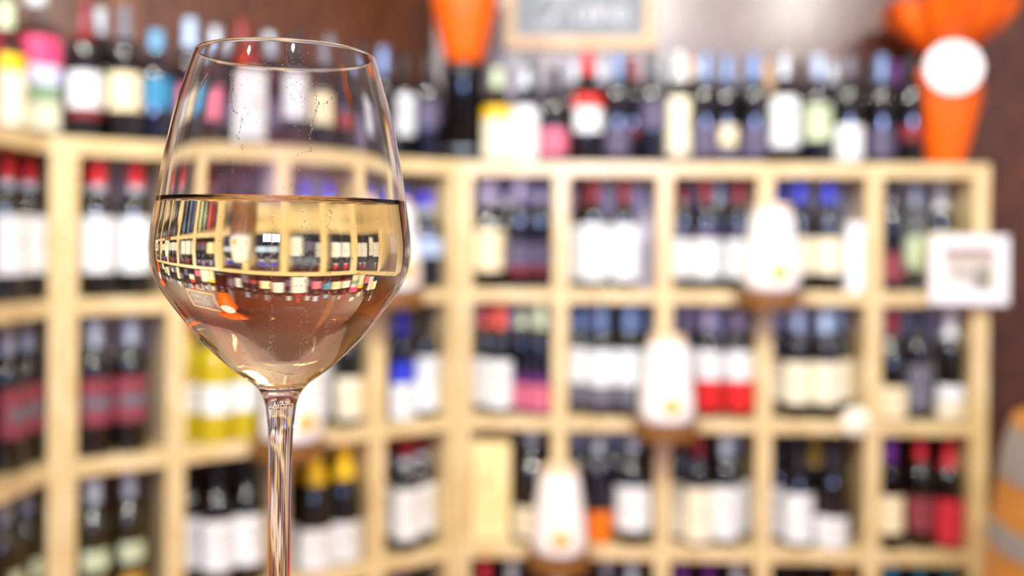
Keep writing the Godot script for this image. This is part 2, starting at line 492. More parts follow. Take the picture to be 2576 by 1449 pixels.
func globe(at: Vector3, r: float, label: String, orange := false) -> void:
	var o := thing("pendant_lamp", at)
	tag(o, label, "lamp")
	part("cord", lathe([Vector2(0.0, r), Vector2(0.004, r), Vector2(0.004, 3.1 - at.y), Vector2(0.0, 3.1 - at.y)], 8), paint("white_metal", Color(0.9, 0.9, 0.9), 0.4), o)
	part("cap", lathe([Vector2(0.0, r * 0.985), Vector2(0.03, r * 0.985), Vector2(0.03, r + 0.03), Vector2(0.0, r + 0.035)], 20), paint("white_metal", Color(0.9, 0.9, 0.9), 0.4), o)
	var key := "orange_globe_glow" if orange else "globe_glow"
	if not mats.has(key):
		var m := StandardMaterial3D.new()
		m.albedo_color = Color(0.95, 0.95, 0.93)
		m.emission_enabled = true
		m.emission = Color(1.0, 0.46, 0.10) if orange else Color(1.0, 0.95, 0.84)
		m.emission_energy_multiplier = 2.2 if orange else 12.0
		if orange:
			m.albedo_color = Color(0.95, 0.42, 0.05)
		mats[key] = m
	var ball := SphereMesh.new()
	ball.radius = r
	ball.height = r * 2.0
	part("lamp_globe", ball, mats[key], o)
	var glow := OmniLight3D.new()
	glow.name = "glow"
	glow.light_color = Color(1.0, 0.5, 0.15) if orange else Color(1.0, 0.97, 0.92)
	glow.light_energy = 0.12 if orange else 1.8
	glow.light_size = r * 0.8
	glow.omni_range = 12.0
	glow.omni_attenuation = 2.0
	glow.shadow_enabled = true
	o.add_child(glow)


func spot(at: Vector3, target: Vector3, energy: float, place_text: String) -> void:
	var o := thing("track_spotlight", at)
	tag(o, "white track spotlight " + place_text, "spotlight", "ceiling track spotlights")
	var metal := paint("white_metal", Color(0.9, 0.9, 0.9), 0.4)
	part("arm", lathe([Vector2(0.0, 0.0), Vector2(0.008, 0.0), Vector2(0.008, 0.45), Vector2(0.0, 0.45)], 10), metal, o)
	var turn := Basis.looking_at(target - at)
	var tilt := turn * Basis(Vector3.RIGHT, PI / 2)
	var head := part("housing", lathe([Vector2(0.0, -0.09), Vector2(0.038, -0.09), Vector2(0.045, -0.08), Vector2(0.045, 0.07), Vector2(0.041, 0.07), Vector2(0.041, 0.05), Vector2(0.0, 0.05)], 24), metal, o)
	head.basis = turn * Basis(Vector3.RIGHT, -PI / 2)
	var glow := StandardMaterial3D.new()
	if mats.has("lamp_glow"):
		glow = mats["lamp_glow"]
	else:
		glow.albedo_color = Color(1, 1, 1)
		glow.emission_enabled = true
		glow.emission = Color(1.0, 0.90, 0.74)
		glow.emission_energy_multiplier = 60.0
		mats["lamp_glow"] = glow
	var disc := part("lamp_lens", lathe([Vector2(0.0, 0.051), Vector2(0.038, 0.051), Vector2(0.036, 0.056), Vector2(0.0, 0.060)], 24), glow, o)
	disc.basis = head.basis
	var beam := SpotLight3D.new()
	beam.name = "beam"
	beam.light_color = Color(1.0, 0.985, 0.95)
	beam.light_energy = energy
	beam.light_size = 0.035
	beam.spot_angle = 48.0
	beam.spot_angle_attenuation = 0.6
	beam.spot_attenuation = 2.0
	beam.spot_range = 12.0
	beam.shadow_enabled = true
	beam.basis = turn
	beam.position = turn * Vector3(0, 0, -0.11)
	o.add_child(beam)


# ---------------------------------------------------------------- the racks

func build_racks() -> void:
	var light := Color(0.90, 0.82, 0.63)
	var dark := Color(0.80, 0.69, 0.46)
	var flat := wood("pine_along", 0, light, dark, 0.40, 11, 9.0, 0.7)
	var tall := wood("pine_upright", 1, light, dark, 0.40, 12, 9.0, 0.7)
	var brown: Material = mats["lacquered_brown_panel"]
	var text := {
		"back": "pine wine rack facing the wine glass, below the chalkboard",
		"angled": "pine wine rack set at an angle behind the wine glass",
		"side": "pine wine rack seen almost edge-on beside the angled rack",
	}
	for key in ["back", "angled", "side"]:
		var r: Dictionary = racks[key]
		var o := thing("wine_rack", Vector3(r.x, 0, r.z), r.turn)
		tag(o, text[key], "wine rack", "pine wine racks")
		var top: float = LEVEL[0]
		for p in r.posts:
			part("upright", box(Vector3(p[1], top - BOARD - 0.0, DEPTH)), tall, o, Vector3(p[0], (top - BOARD) * 0.5, -DEPTH * 0.5))
		match key:
			"back":
				part("top_board", slab([Vector2(0, 0), Vector2(r.long, 0), Vector2(r.long, -DEPTH), Vector2(-0.10, -DEPTH), Vector2(-0.1355, -0.1733)], top - BOARD, top), flat, o)
			"angled":
				part("top_board", slab([Vector2(0, 0), Vector2(r.long, 0), Vector2(r.long, -DEPTH), Vector2(0, -DEPTH)], top - BOARD, top), flat, o)
			"side":
				part("top_board", slab([Vector2(0, 0), Vector2(r.long, 0), Vector2(r.long + DEPTH * 1.232, -DEPTH), Vector2(0, -DEPTH)], top - BOARD, top), flat, o)
		var n: int = r.posts.size()
		for row in range(1, 5):
			var y: float = LEVEL[row]
			for c in n - 1:
				var x0: float = r.posts[c][0] + r.posts[c][1] * 0.5
				var x1: float = r.posts[c + 1][0] - r.posts[c + 1][1] * 0.5
				part("shelf_board", box(Vector3(x1 - x0, BOARD, DEPTH - 0.004)), flat, o, Vector3((x0 + x1) * 0.5, y - BOARD * 0.5, -DEPTH * 0.5 - 0.002))
			if key == "side":
				part("shelf_board", slab([Vector2(0.481, -0.002), Vector2(r.long, -0.002), Vector2(r.long + DEPTH * 1.232, -DEPTH), Vector2(0.481, -DEPTH)], y - BOARD, y), flat, o)
		var long: float = r.long + (DEPTH * 1.232 if key == "side" else 0.0)
		# the two upper rows are backed with pale lilac board, the lower ones with the brown panel
		var split: float = LEVEL[2] - BOARD * 0.5
		part("back_panel", box(Vector3(long, top - 0.01 - split, 0.012), 0.001), paint("pale_lilac_board", Color(0.90, 0.88, 0.95), 0.4), o, Vector3(long * 0.5, (top - 0.01 + split) * 0.5, -DEPTH - 0.008))
		part("back_panel", box(Vector3(long, split, 0.012), 0.001), brown, o, Vector3(long * 0.5, split * 0.5, -DEPTH - 0.008))
	# the jars that stand on small round boards in front of the uprights
	var spots := [["angled", 3, 1, "white tapered jar on the angled rack, just beside the bowl of the glass"], ["angled", 2, 2, "white tapered jar on the angled rack, just behind the glass stem"], ["back", 1, 3, "white tapered jar on the back rack, lowest of all the jars"], ["back", 2, 2, "white tapered jar on the back rack, beside the white-over-red labels"], ["back", 3, 1, "white tapered jar on the back rack, highest and farthest from the corner"]]
	var ledge := begin()
	var outline := [Vector2(-0.082, 0.0)]
	for i in 17:
		var t := PI * i / 16.0
		outline.append(Vector2(-0.082 * cos(t), 0.058 + 0.082 * sin(t)))
	outline.append(Vector2(0.082, 0.0))
	var ledge_mesh := slab(outline, -BOARD, 0.0)
	for s in spots:
		var r: Dictionary = racks[s[0]]
		var u: float = r.posts[s[1]][0]
		var level: float = LEVEL[s[2]]
		for o in get_children():
			if o.name.begins_with("wine_rack") and o.get_meta("label") == text[s[0]]:
				part("round_bracket", ledge_mesh, wood("honey_bracket", 0, Color(0.56, 0.38, 0.16), Color(0.42, 0.26, 0.09), 0.45, 14), o, Vector3(u, level, 0.0005))
		jar(place(s[0], u, level + 0.0005, -0.062), r.turn, s[3])


func emblem() -> ImageTexture:
	var im := Image.create(128, 128, false, Image.FORMAT_RGB8)
	im.fill(Color(0.96, 0.95, 0.93))
	for y in 128:
		for x in 128:
			var p := Vector2(x - 64, y - 60) / 64.0
			var a := atan2(p.y, p.x)
			var r := 0.62 + 0.07 * sin(a * 3.0 + 1.0) + 0.05 * sin(a * 7.0)
			if p.length() < r:
				im.set_pixel(x, y, Color(0.95, 0.80, 0.42).lerp(Color(0.86, 0.58, 0.22), clampf(p.y + 0.4, 0, 1)))
			if (p - Vector2(0.30, -0.16)).length() < 0.10 or (p - Vector2(-0.22, -0.30)).length() < 0.09:
				im.set_pixel(x, y, Color(0.08, 0.06, 0.05))
	return ImageTexture.create_from_image(im)


func jar(at: Vector3, turn: float, label: String) -> void:
	var o := thing("ceramic_jar", at, turn)
	tag(o, label, "jar", "white jars on the round brackets")
	var prof := [Vector2(0.0, 0.0), Vector2(0.052, 0.0), Vector2(0.062, 0.004), Vector2(0.070, 0.014), Vector2(0.0735, 0.030), Vector2(0.0725, 0.055), Vector2(0.069, 0.090), Vector2(0.064, 0.130), Vector2(0.059, 0.165), Vector2(0.0555, 0.190), Vector2(0.053, 0.205), Vector2(0.048, 0.212), Vector2(0.0, 0.212)]
	if not meshes.has("jar"):
		meshes["jar"] = lathe(prof, 40)
		meshes["jar_lid"] = lathe([Vector2(0.0, 0.2122), Vector2(0.048, 0.2122), Vector2(0.050, 0.215), Vector2(0.049, 0.226), Vector2(0.044, 0.232), Vector2(0.0, 0.234)], 32)
		meshes["jar_print"] = lathe(section(prof, 0.016, 0.092, 0.0006), 16, -0.50, 0.62)
		mats["jar_print"] = paint("jar_print", Color.WHITE, 0.45, 0.0, emblem())
	part("body", meshes["jar"], paint("white_glaze", Color(0.96, 0.95, 0.94), 0.4), o)
	part("lid", meshes["jar_lid"], paint("beige_lid", Color(0.90, 0.80, 0.66), 0.5), o)
	part("printed_motif", meshes["jar_print"], mats["jar_print"], o)


# ---------------------------------------------------------------- bottles

func shape(kind: String) -> Array:
	match kind:
		"burgundy":
			return [Vector2(0, 0), Vector2(0.036, 0), Vector2(0.040, 0.004), Vector2(0.041, 0.010), Vector2(0.041, 0.140), Vector2(0.0400, 0.156), Vector2(0.0368, 0.174), Vector2(0.0310, 0.194), Vector2(0.0245, 0.213), Vector2(0.0190, 0.231), Vector2(0.0158, 0.248), Vector2(0.0145, 0.268), Vector2(0.0140, 0.284), Vector2(0.0155, 0.285), Vector2(0.0155, 0.295), Vector2(0.0140, 0.298), Vector2(0, 0.298)]
		"champagne":
			return [Vector2(0, 0), Vector2(0.038, 0), Vector2(0.0425, 0.004), Vector2(0.0438, 0.012), Vector2(0.0438, 0.148), Vector2(0.0425, 0.165), Vector2(0.0390, 0.184), Vector2(0.0330, 0.204), Vector2(0.0265, 0.224), Vector2(0.0210, 0.244), Vector2(0.0175, 0.262), Vector2(0.0165, 0.274), Vector2(0.0175, 0.279), Vector2(0.0180, 0.292), Vector2(0.0165, 0.300), Vector2(0.010, 0.304), Vector2(0, 0.305)]
		"magnum":
			return [Vector2(0, 0), Vector2(0.044, 0), Vector2(0.049, 0.005), Vector2(0.050, 0.012), Vector2(0.050, 0.172), Vector2(0.0485, 0.190), Vector2(0.042, 0.208), Vector2(0.031, 0.224), Vector2(0.0215, 0.240), Vector2(0.0175, 0.258), Vector2(0.0165, 0.290), Vector2(0.018, 0.291), Vector2(0.018, 0.303), Vector2(0.016, 0.307), Vector2(0, 0.307)]
		"short":
			return [Vector2(0, 0), Vector2(0.034, 0), Vector2(0.038, 0.004), Vector2(0.039, 0.010), Vector2(0.039, 0.150), Vector2(0.0375, 0.163), Vector2(0.032, 0.177), Vector2(0.024, 0.189), Vector2(0.0175, 0.200), Vector2(0.0150, 0.213), Vector2(0.0145, 0.244), Vector2(0.0160, 0.245), Vector2(0.0160, 0.255), Vector2(0.0145, 0.258), Vector2(0, 0.258)]
		"slim":
			return [Vector2(0, 0), Vector2(0.029, 0), Vector2(0.0325, 0.003), Vector2(0.033, 0.008), Vector2(0.033, 0.178), Vector2(0.0320, 0.194), Vector2(0.0280, 0.212), Vector2(0.0215, 0.230), Vector2(0.0165, 0.246), Vector2(0.0145, 0.262), Vector2(0.0140, 0.288), Vector2(0.0150, 0.289), Vector2(0.0150, 0.299), Vector2(0.0135, 0.302), Vector2(0, 0.302)]
	return [Vector2(0, 0), Vector2(0.0325, 0), Vector2(0.0362, 0.003), Vector2(0.0372, 0.009), Vector2(0.0372, 0.188), Vector2(0.0362, 0.199), Vector2(0.0325, 0.210), Vector2(0.0260, 0.219), Vector2(0.0195, 0.227), Vector2(0.0158, 0.236), Vector2(0.0145, 0.248), Vector2(0.0138, 0.286), Vector2(0.0152, 0.287), Vector2(0.0152, 0.297), Vector2(0.0138, 0.300), Vector2(0, 0.300)]


# the stretch of a profile between two heights, moved outwards
func section(prof: Array, y0: float, y1: float, out: float) -> Array:
	var pts := []
	for i in prof.size() - 1:
		var a: Vector2 = prof[i]
		var b: Vector2 = prof[i + 1]
		if b.y <= a.y + 1e-6:
			continue
		for y in [y0, y1]:
			if y >= a.y and y < b.y:
				pts.append(a.lerp(b, (y - a.y) / (b.y - a.y)))
		if b.y > y0 and b.y < y1:
			pts.append(b)
	pts.sort_custom(func(p, q): return p.y < q.y)
	var moved := []
	for p in pts:
		if moved.is_empty() or p.y - moved[-1].y > 1e-5:
			moved.append(Vector2(p.x + out, p.y))
	return moved


func glass_of(key: String) -> Material:
	if key in ["pale", "redwine"]:
		return clear_glass("bottle_glass_" + key, GLASS[key], 0.042)
	return paint("bottle_glass_" + key, GLASS[key], 0.025, 0.0, null, 0.70)


# what is printed on a label: thin rules, a frame and a small crest, no letters
func label_print(style: int) -> ImageTexture:
	var key := "print %d" % style
	if not mats.has(key):
		var im := Image.create(96, 96, false, Image.FORMAT_RGB8)
		im.fill(Color(1, 1, 1))
		var ink := Color(0.66, 0.63, 0.60)
		match style:
			0:
				im.fill_rect(Rect2i(30, 62, 36, 2), ink)
				im.fill_rect(Rect2i(24, 70, 48, 2), ink)
				im.fill_rect(Rect2i(40, 22, 16, 18), Color(0.78, 0.74, 0.66))
			1:
				im.fill_rect(Rect2i(20, 14, 56, 1), ink)
				im.fill_rect(Rect2i(20, 82, 56, 1), ink)
				im.fill_rect(Rect2i(34, 42, 28, 6), Color(0.75, 0.70, 0.68))
			2:
				for y in 96:
					for x in 96:
						if absf(Vector2(x - 48, y - 34).length() - 12.0) < 1.6:
							im.set_pixel(x, y, ink)
				im.fill_rect(Rect2i(26, 64, 44, 2), ink)
		mats[key] = ImageTexture.create_from_image(im)
	return mats[key]


func make_bottle(kind: String) -> Node3D:
	var k: Array = KIND[kind]
	var prof := shape(k[0])
	var o := Node3D.new()
	var body_key: String = "bottle " + k[0]
	if not meshes.has(body_key):
		meshes[body_key] = lathe(prof, 32)
	part("body", meshes[body_key], glass_of(k[1]), o)
	var cap_key := "cap %s %s" % [k[0], k[3]]
	if not meshes.has(cap_key):
		var c := section(prof, k[3], prof[-1].y - 0.0001, 0.0007)
		c.append(Vector2(c[-1].x - 0.002, prof[-1].y + 0.0010))
		c.append(Vector2(0.0, prof[-1].y + 0.0010))
		meshes[cap_key] = lathe(c, 24)
	var shiny: bool = k[2] in ["silver", "gold", "steelblue", "salmon"]
	part("capsule", meshes[cap_key], paint("capsule_" + k[2], TINT[k[2]], 0.36 if shiny else 0.42, 0.35 if shiny else 0.0), o)
	var at := 0
	for l in k[4]:
		var key := "label %s %s" % [k[0], l]
		if not meshes.has(key):
			var half: float = deg_to_rad(l[3]) * 0.5
			meshes[key] = lathe(section(prof, l[0], l[1], 0.0006 + 0.0003 * at), 28 if l[3] < 359 else 32, -half, half)
		var style := (kind.length() + at) % 3
		part("neck_band" if l[3] > 359 else "label", meshes[key], paint("label_%s_%d" % [l[2], style], TINT[l[2]], 0.55, 0.0, label_print(style)), o)
		at += 1
	return o


const COUNT := ["nearest", "second from", "third from", "fourth from", "fifth from", "sixth from", "seventh from", "eighth from", "ninth from", "tenth from", "eleventh from", "twelfth from", "13th from", "14th from", "15th from", "16th from", "17th from", "18th from", "19th from", "20th from", "21st from", "22nd from", "23rd from", "24th from", "25th from", "26th from", "27th from", "28th from", "29th from", "30th from", "31st from", "32nd from", "33rd from", "34th from"]
const WHICH := ["", "first", "second", "third", "fourth", "fifth"]
const ROWS := ["", "upper row", "middle row", "lower row", "floor row"]


# bottles of one cell of a rack: kind, metres along the rack, metres in from its front
func fill(rack: String, row: int, col: int, list: Array) -> void:
	var r: Dictionary = racks[rack]
	for i in list.size():
		var b: Array = list[i]
		var kind: String = b[0]
		var o: Node3D
		if first.has(kind):
			o = first[kind].duplicate()
		else:
			o = make_bottle(kind)
			first[kind] = o
		o.name = numbered("wine_bottle")
		o.position = place(rack, b[1], LEVEL[maxi(row, 0)] + 0.0005, b[2])
		o.rotation.y = r.turn + rng.randf_range(-0.14, 0.14)
		add_child(o)
		# counted from the corner where the back rack and the angled rack meet
		var n := i if rack == "back" else list.size() - 1 - i
		var c := col if rack == "back" else 5 - col
		var text: String = KIND[kind][5]
		if row == 0:
			text += ", %s corner on top of %s rack" % [COUNT[n], rack]
		elif rack == "side":
			text += ", %s corner, side rack's %s" % [COUNT[n], ROWS[row]]
		else:
			text += ", %s corner, %s rack's %s cell, %s" % [COUNT[n], rack, WHICH[c], ROWS[row]]
		tag(o, text, "bottle", "bottles on top of the racks" if row == 0 else "bottles in the %s rack" % rack)


func stock_racks() -> void:
	fill("back", 1, 1, [["cream_oval", 0.072, 0.046], ["cream_oval", 0.117, 0.116], ["lilac_dim", 0.157, 0.044], ["lilac_dim", 0.212, 0.096]])
	fill("back", 1, 2, [["white_tall", 0.330, 0.124], ["white_tall", 0.363, 0.056], ["white_tall", 0.447, 0.060]])
	fill("back", 1, 3, [["white_low_red", 0.610, 0.093], ["white_low_red", 0.666, 0.042], ["white_low_plain", 0.714, 0.120], ["white_low_red", 0.760, 0.060]])
	fill("back", 1, 4, [["cream_blueneck", 0.887, 0.123], ["cream_blueneck", 0.924, 0.057], ["cream_blueneck", 1.003, 0.060]])
	fill("back", 1, 5, [["dark_slim", 1.175, 0.060], ["pale_clear", 1.258, 0.120], ["white_cap", 1.335, 0.130]])
	fill("back", 2, 1, [["white_orangecap", 0.064, 0.095], ["white_orangecap", 0.107, 0.045], ["pink_low", 0.165, 0.080], ["pink_low", 0.2155, 0.038]])
	fill("back", 2, 2, [["white_grey", 0.330, 0.094], ["white_grey", 0.385, 0.042], ["dark_plain", 0.422, 0.143], ["white_grey", 0.461, 0.045], ["white_grey", 0.492, 0.114]])
	fill("back", 2, 3, [["white_red", 0.624, 0.120], ["white_red", 0.680, 0.060], ["white_red", 0.763, 0.060]])
	fill("back", 2, 4, [["cream_bluecap", 0.881, 0.130], ["cream_bluecap", 0.921, 0.060], ["cream_bluecap", 0.998, 0.060], ["cream_bluecap", 1.053, 0.130]])
	fill("back", 2, 5, [["cream_low", 1.174, 0.046], ["dark_label", 1.251, 0.068], ["white_ball", 1.335, 0.060]])
	fill("back", 3, 1, [["champagne_cream", 0.195, 0.068]])
	fill("back", 3, 2, [["silver_dark", 0.330, 0.120], ["orange_low", 0.380, 0.060], ["silver_dark", 0.429, 0.140], ["white_wide", 0.476, 0.060]])
	fill("back", 3, 3, [["cream_long", 0.610, 0.107], ["cream_long", 0.650, 0.042], ["white_blue_long", 0.726, 0.048], ["white_blue_long", 0.763, 0.114]])
	fill("back", 3, 4, [["white_long_dark", 0.885, 0.120], ["white_long_dark", 0.924, 0.046], ["gold_cap", 0.997, 0.150], ["champagne_white", 1.016, 0.050]])
	fill("back", 3, 5, [["rose_cream", 1.172, 0.050], ["red_label", 1.259, 0.060], ["red_tall", 1.335, 0.060]])
	fill("back", 4, 1, [["red_label", 0.068, 0.060], ["silver_dark", 0.144, 0.052], ["dark_plain", 0.212, 0.088]])
	fill("back", 4, 2, [["dark_plain", 0.335, 0.059], ["silver_dark", 0.406, 0.087], ["silver_white", 0.474, 0.054]])
	fill("back", 4, 3, [["purple_cap", 0.612, 0.060], ["purple_cap", 0.687, 0.071], ["silver_dark", 0.762, 0.059]])
	fill("back", 4, 4, [["dark_plain", 0.903, 0.060], ["dark_plain", 0.979, 0.060], ["gold_cap", 1.053, 0.080]])
	fill("back", 4, 5, [["teal_cap", 1.183, 0.060], ["teal_cap", 1.259, 0.059], ["teal_cap", 1.335, 0.061]])
	fill("back", 0, 0, [["white_round", -0.171, 0.073], ["lilac_glare", -0.099, 0.047], ["yellow_cream", 0.091, 0.042], ["white_block", 0.169, 0.044], ["lilac_grey", 0.185, 0.120], ["pink_label", 0.250, 0.050], ["silver_dark", 0.308, 0.174], ["red_white", 0.342, 0.060], ["silver_dark", 0.384, 0.174], ["lilac_low", 0.4235, 0.042], ["dark_plain", 0.459, 0.174], ["red_spot", 0.469, 0.099], ["lilac_glare", 0.519, 0.042], ["white_neck", 0.543, 0.113], ["dark_plain", 0.588, 0.174], ["cream_slim", 0.591, 0.046], ["pink_small", 0.626, 0.108], ["lilac_low", 0.663, 0.042], ["white_neck", 0.664, 0.174], ["cream_disc", 0.728, 0.081], ["blue_neck", 0.739, 0.174], ["lilac_low", 0.797, 0.050], ["blue_neck", 0.798, 0.125], ["beige_cap", 0.862, 0.174], ["white_big", 0.879, 0.050], ["dark_plain", 0.954, 0.174], ["green_cream", 0.973, 0.060], ["silver_dark", 1.045, 0.174], ["white_low", 1.055, 0.050], ["dark_plain", 1.140, 0.174], ["lilac_low", 1.145, 0.060], ["purple_cap", 1.224, 0.174], ["red_dim", 1.225, 0.056]])
	fill("angled", 1, 1, [["white_redcap", 0.096, 0.128], ["white_redcap", 0.108, 0.052], ["white_redcap", 0.191, 0.060]])
	fill("angled", 1, 2, [["white_redcap", 0.344, 0.140], ["dark_plain", 0.385, 0.069], ["white_plain", 0.461, 0.071]])
	fill("angled", 1, 3, [["violet_short", 0.611, 0.060], ["violet_short", 0.691, 0.060]])
	fill("angled", 1, 4, [["violet_short", 0.875, 0.065], ["violet_short", 0.952, 0.044], ["violet_short", 0.957, 0.123]])
	fill("angled", 2, 1, [["dusty_red", 0.096, 0.133], ["dusty_red", 0.106, 0.057], ["dusty_red", 0.183, 0.060]])
	fill("angled", 2, 2, [["yellow_wine", 0.327, 0.105], ["yellow_wine", 0.374, 0.044], ["yellow_wine", 0.448, 0.061]])
	fill("angled", 2, 3, [["white_plain", 0.668, 0.120], ["cream_dark", 0.726, 0.060]])
	fill("angled", 2, 4, [["blue_white", 0.880, 0.050], ["white_plain", 0.959, 0.060]])
	fill("angled", 3, 1, [["olive_small", 0.096, 0.118], ["olive_small", 0.103, 0.042], ["olive_small", 0.182, 0.060]])
	fill("angled", 3, 2, [["white_black", 0.336, 0.106], ["white_black", 0.380, 0.044], ["white_black", 0.456, 0.050]])
	fill("angled", 3, 3, [["yellow_foil", 0.586, 0.128], ["yellow_foil", 0.632, 0.048], ["yellow_foil", 0.718, 0.062]])
	fill("angled", 3, 4, [["white_darkred", 0.876, 0.117], ["white_darkred", 0.891, 0.042], ["white_darkred", 0.959, 0.075]])
	fill("angled", 4, 4, [["purple_cap", 0.883, 0.059], ["dark_plain", 0.959, 0.061]])
	fill("angled", 4, 3, [["purple_cap", 0.640, 0.060], ["purple_cap", 0.723, 0.060]])
	fill("angled", 0, 0, [["white_round_red", 0.078, 0.048], ["pale_blue", 0.124, 0.109], ["cream_darkcap", 0.160, 0.042], ["teal", 0.235, 0.064], ["pinkish", 0.318, 0.080], ["silver_dark", 0.398, 0.135], ["magnum_white", 0.435, 0.055], ["silver_dark", 0.529, 0.120], ["white_round", 0.578, 0.060], ["cream_darkcap", 0.668, 0.060], ["red_dim", 0.763, 0.070], ["lilac_low", 0.844, 0.100]])
	fill("side", 1, 1, [["white_redcap", 0.530, 0.060], ["white_redcap", 0.612, 0.060], ["white_plain", 0.694, 0.060], ["white_plain", 0.757, 0.100], ["white_redcap", 0.831, 0.055], ["white_redcap", 0.914, 0.055]])
	fill("side", 2, 1, [["cream_dark", 0.535, 0.060], ["cream_dark", 0.618, 0.060], ["dusty_red", 0.700, 0.060], ["dusty_red", 0.768, 0.090], ["dusty_red", 0.846, 0.060], ["dusty_red", 0.922, 0.060]])
	fill("side", 3, 1, [["white_black", 0.535, 0.060], ["white_black", 0.615, 0.060], ["olive_small", 0.695, 0.060], ["olive_small", 0.765, 0.090], ["olive_small", 0.840, 0.060], ["olive_small", 0.920, 0.060]])
	fill("side", 0, 0, [["cream_darkcap", 0.540, 0.060], ["white_plain", 0.625, 0.060], ["pink_label", 0.710, 0.060], ["yellow_cream", 0.815, 0.050]])


# ---------------------------------------------------------------- other things on the racks and the wall

func chalk_text() -> ImageTexture:
	var w := 640
	var h := 460
	var im := Image.create(w, h, false, Image.FORMAT_RGB8)
	var noise := FastNoiseLite.new()
	noise.seed = 4
	noise.frequency = 0.012
	for y in h:
		for x in w:
			var v := 0.5 + 0.5 * noise.get_noise_2d(x, y * 0.6)
			im.set_pixel(x, y, Color(0.33, 0.36, 0.38).lerp(Color(0.42, 0.45, 0.47), v))
	# hand-written strokes, in hundredths of the board: Wine / Time
	var strokes := [
		[[16, 12], [19, 18], [22, 34], [26, 44], [30, 36], [34, 20], [36, 34], [40, 44], [46, 30], [50, 12]],
		[[56, 28], [55, 38], [58, 44]], [[57, 21], [58, 22]],
		[[63, 28], [64, 44], [66, 32], [71, 28], [73, 34], [73, 44]],
		[[79, 37], [86, 34], [85, 28], [80, 29], [78, 36], [80, 43], [88, 42]],
		[[18, 56], [30, 53], [46, 52], [54, 50]], [[38, 53], [34, 68], [28, 82], [22, 88], [17, 85]],
		[[48, 68], [46, 78], [50, 83]], [[50, 61], [51, 62]],
		[[56, 68], [56, 83], [59, 72], [63, 68], [64, 82], [67, 72], [71, 68], [72, 82]],
		[[78, 77], [85, 74], [84, 68], [79, 69], [77, 76], [79, 83], [88, 81]],
	]
	for s in strokes:
		var curve := Curve2D.new()
		for i in s.size():
			var p := Vector2(s[i][0] * w, s[i][1] * h) / 100.0
			var q := Vector2.ZERO
			if i > 0 and i < s.size() - 1:
				q = (Vector2(s[i + 1][0] * w, s[i + 1][1] * h) - Vector2(s[i - 1][0] * w, s[i - 1][1] * h)) / 100.0 / 6.0
			curve.add_point(p, -q, q)
		for p in curve.tessellate_even_length(6, 3.0):
			for dy in range(-5, 6):
				for dx in range(-5, 6):
					var d := Vector2(dx, dy).length()
					var x := int(p.x) + dx
					var y := int(p.y) + dy
					if d < 4.6 and x >= 0 and y >= 0 and x < w and y < h:
						im.set_pixel(x, y, im.get_pixel(x, y).lerp(Color(0.90, 0.90, 0.89), 0.5 * clampf(5.0 - d, 0.0, 1.0)))
	return ImageTexture.create_from_image(im)


func frame_into(o: Node3D, w: float, h: float, bar: float, thick: float, mat: Material) -> void:
	part("frame_rail", box(Vector3(w, bar, thick), 0.003), mat, o, Vector3(0, (h - bar) * 0.5, 0))
	part("frame_rail", box(Vector3(w, bar, thick), 0.003), mat, o, Vector3(0, (bar - h) * 0.5, 0))
	part("frame_stile", box(Vector3(bar, h - bar * 2, thick), 0.003), mat, o, Vector3((w - bar) * 0.5, 0, 0))
	part("frame_stile", box(Vector3(bar, h - bar * 2, thick), 0.003), mat, o, Vector3((bar - w) * 0.5, 0, 0))


func plane_quad(w: float, h: float, thick: float) -> ArrayMesh:
	var st := begin()
	box_into(st, Vector3(w, h, thick), Vector3.ZERO, 0.0005)
	return done(st)


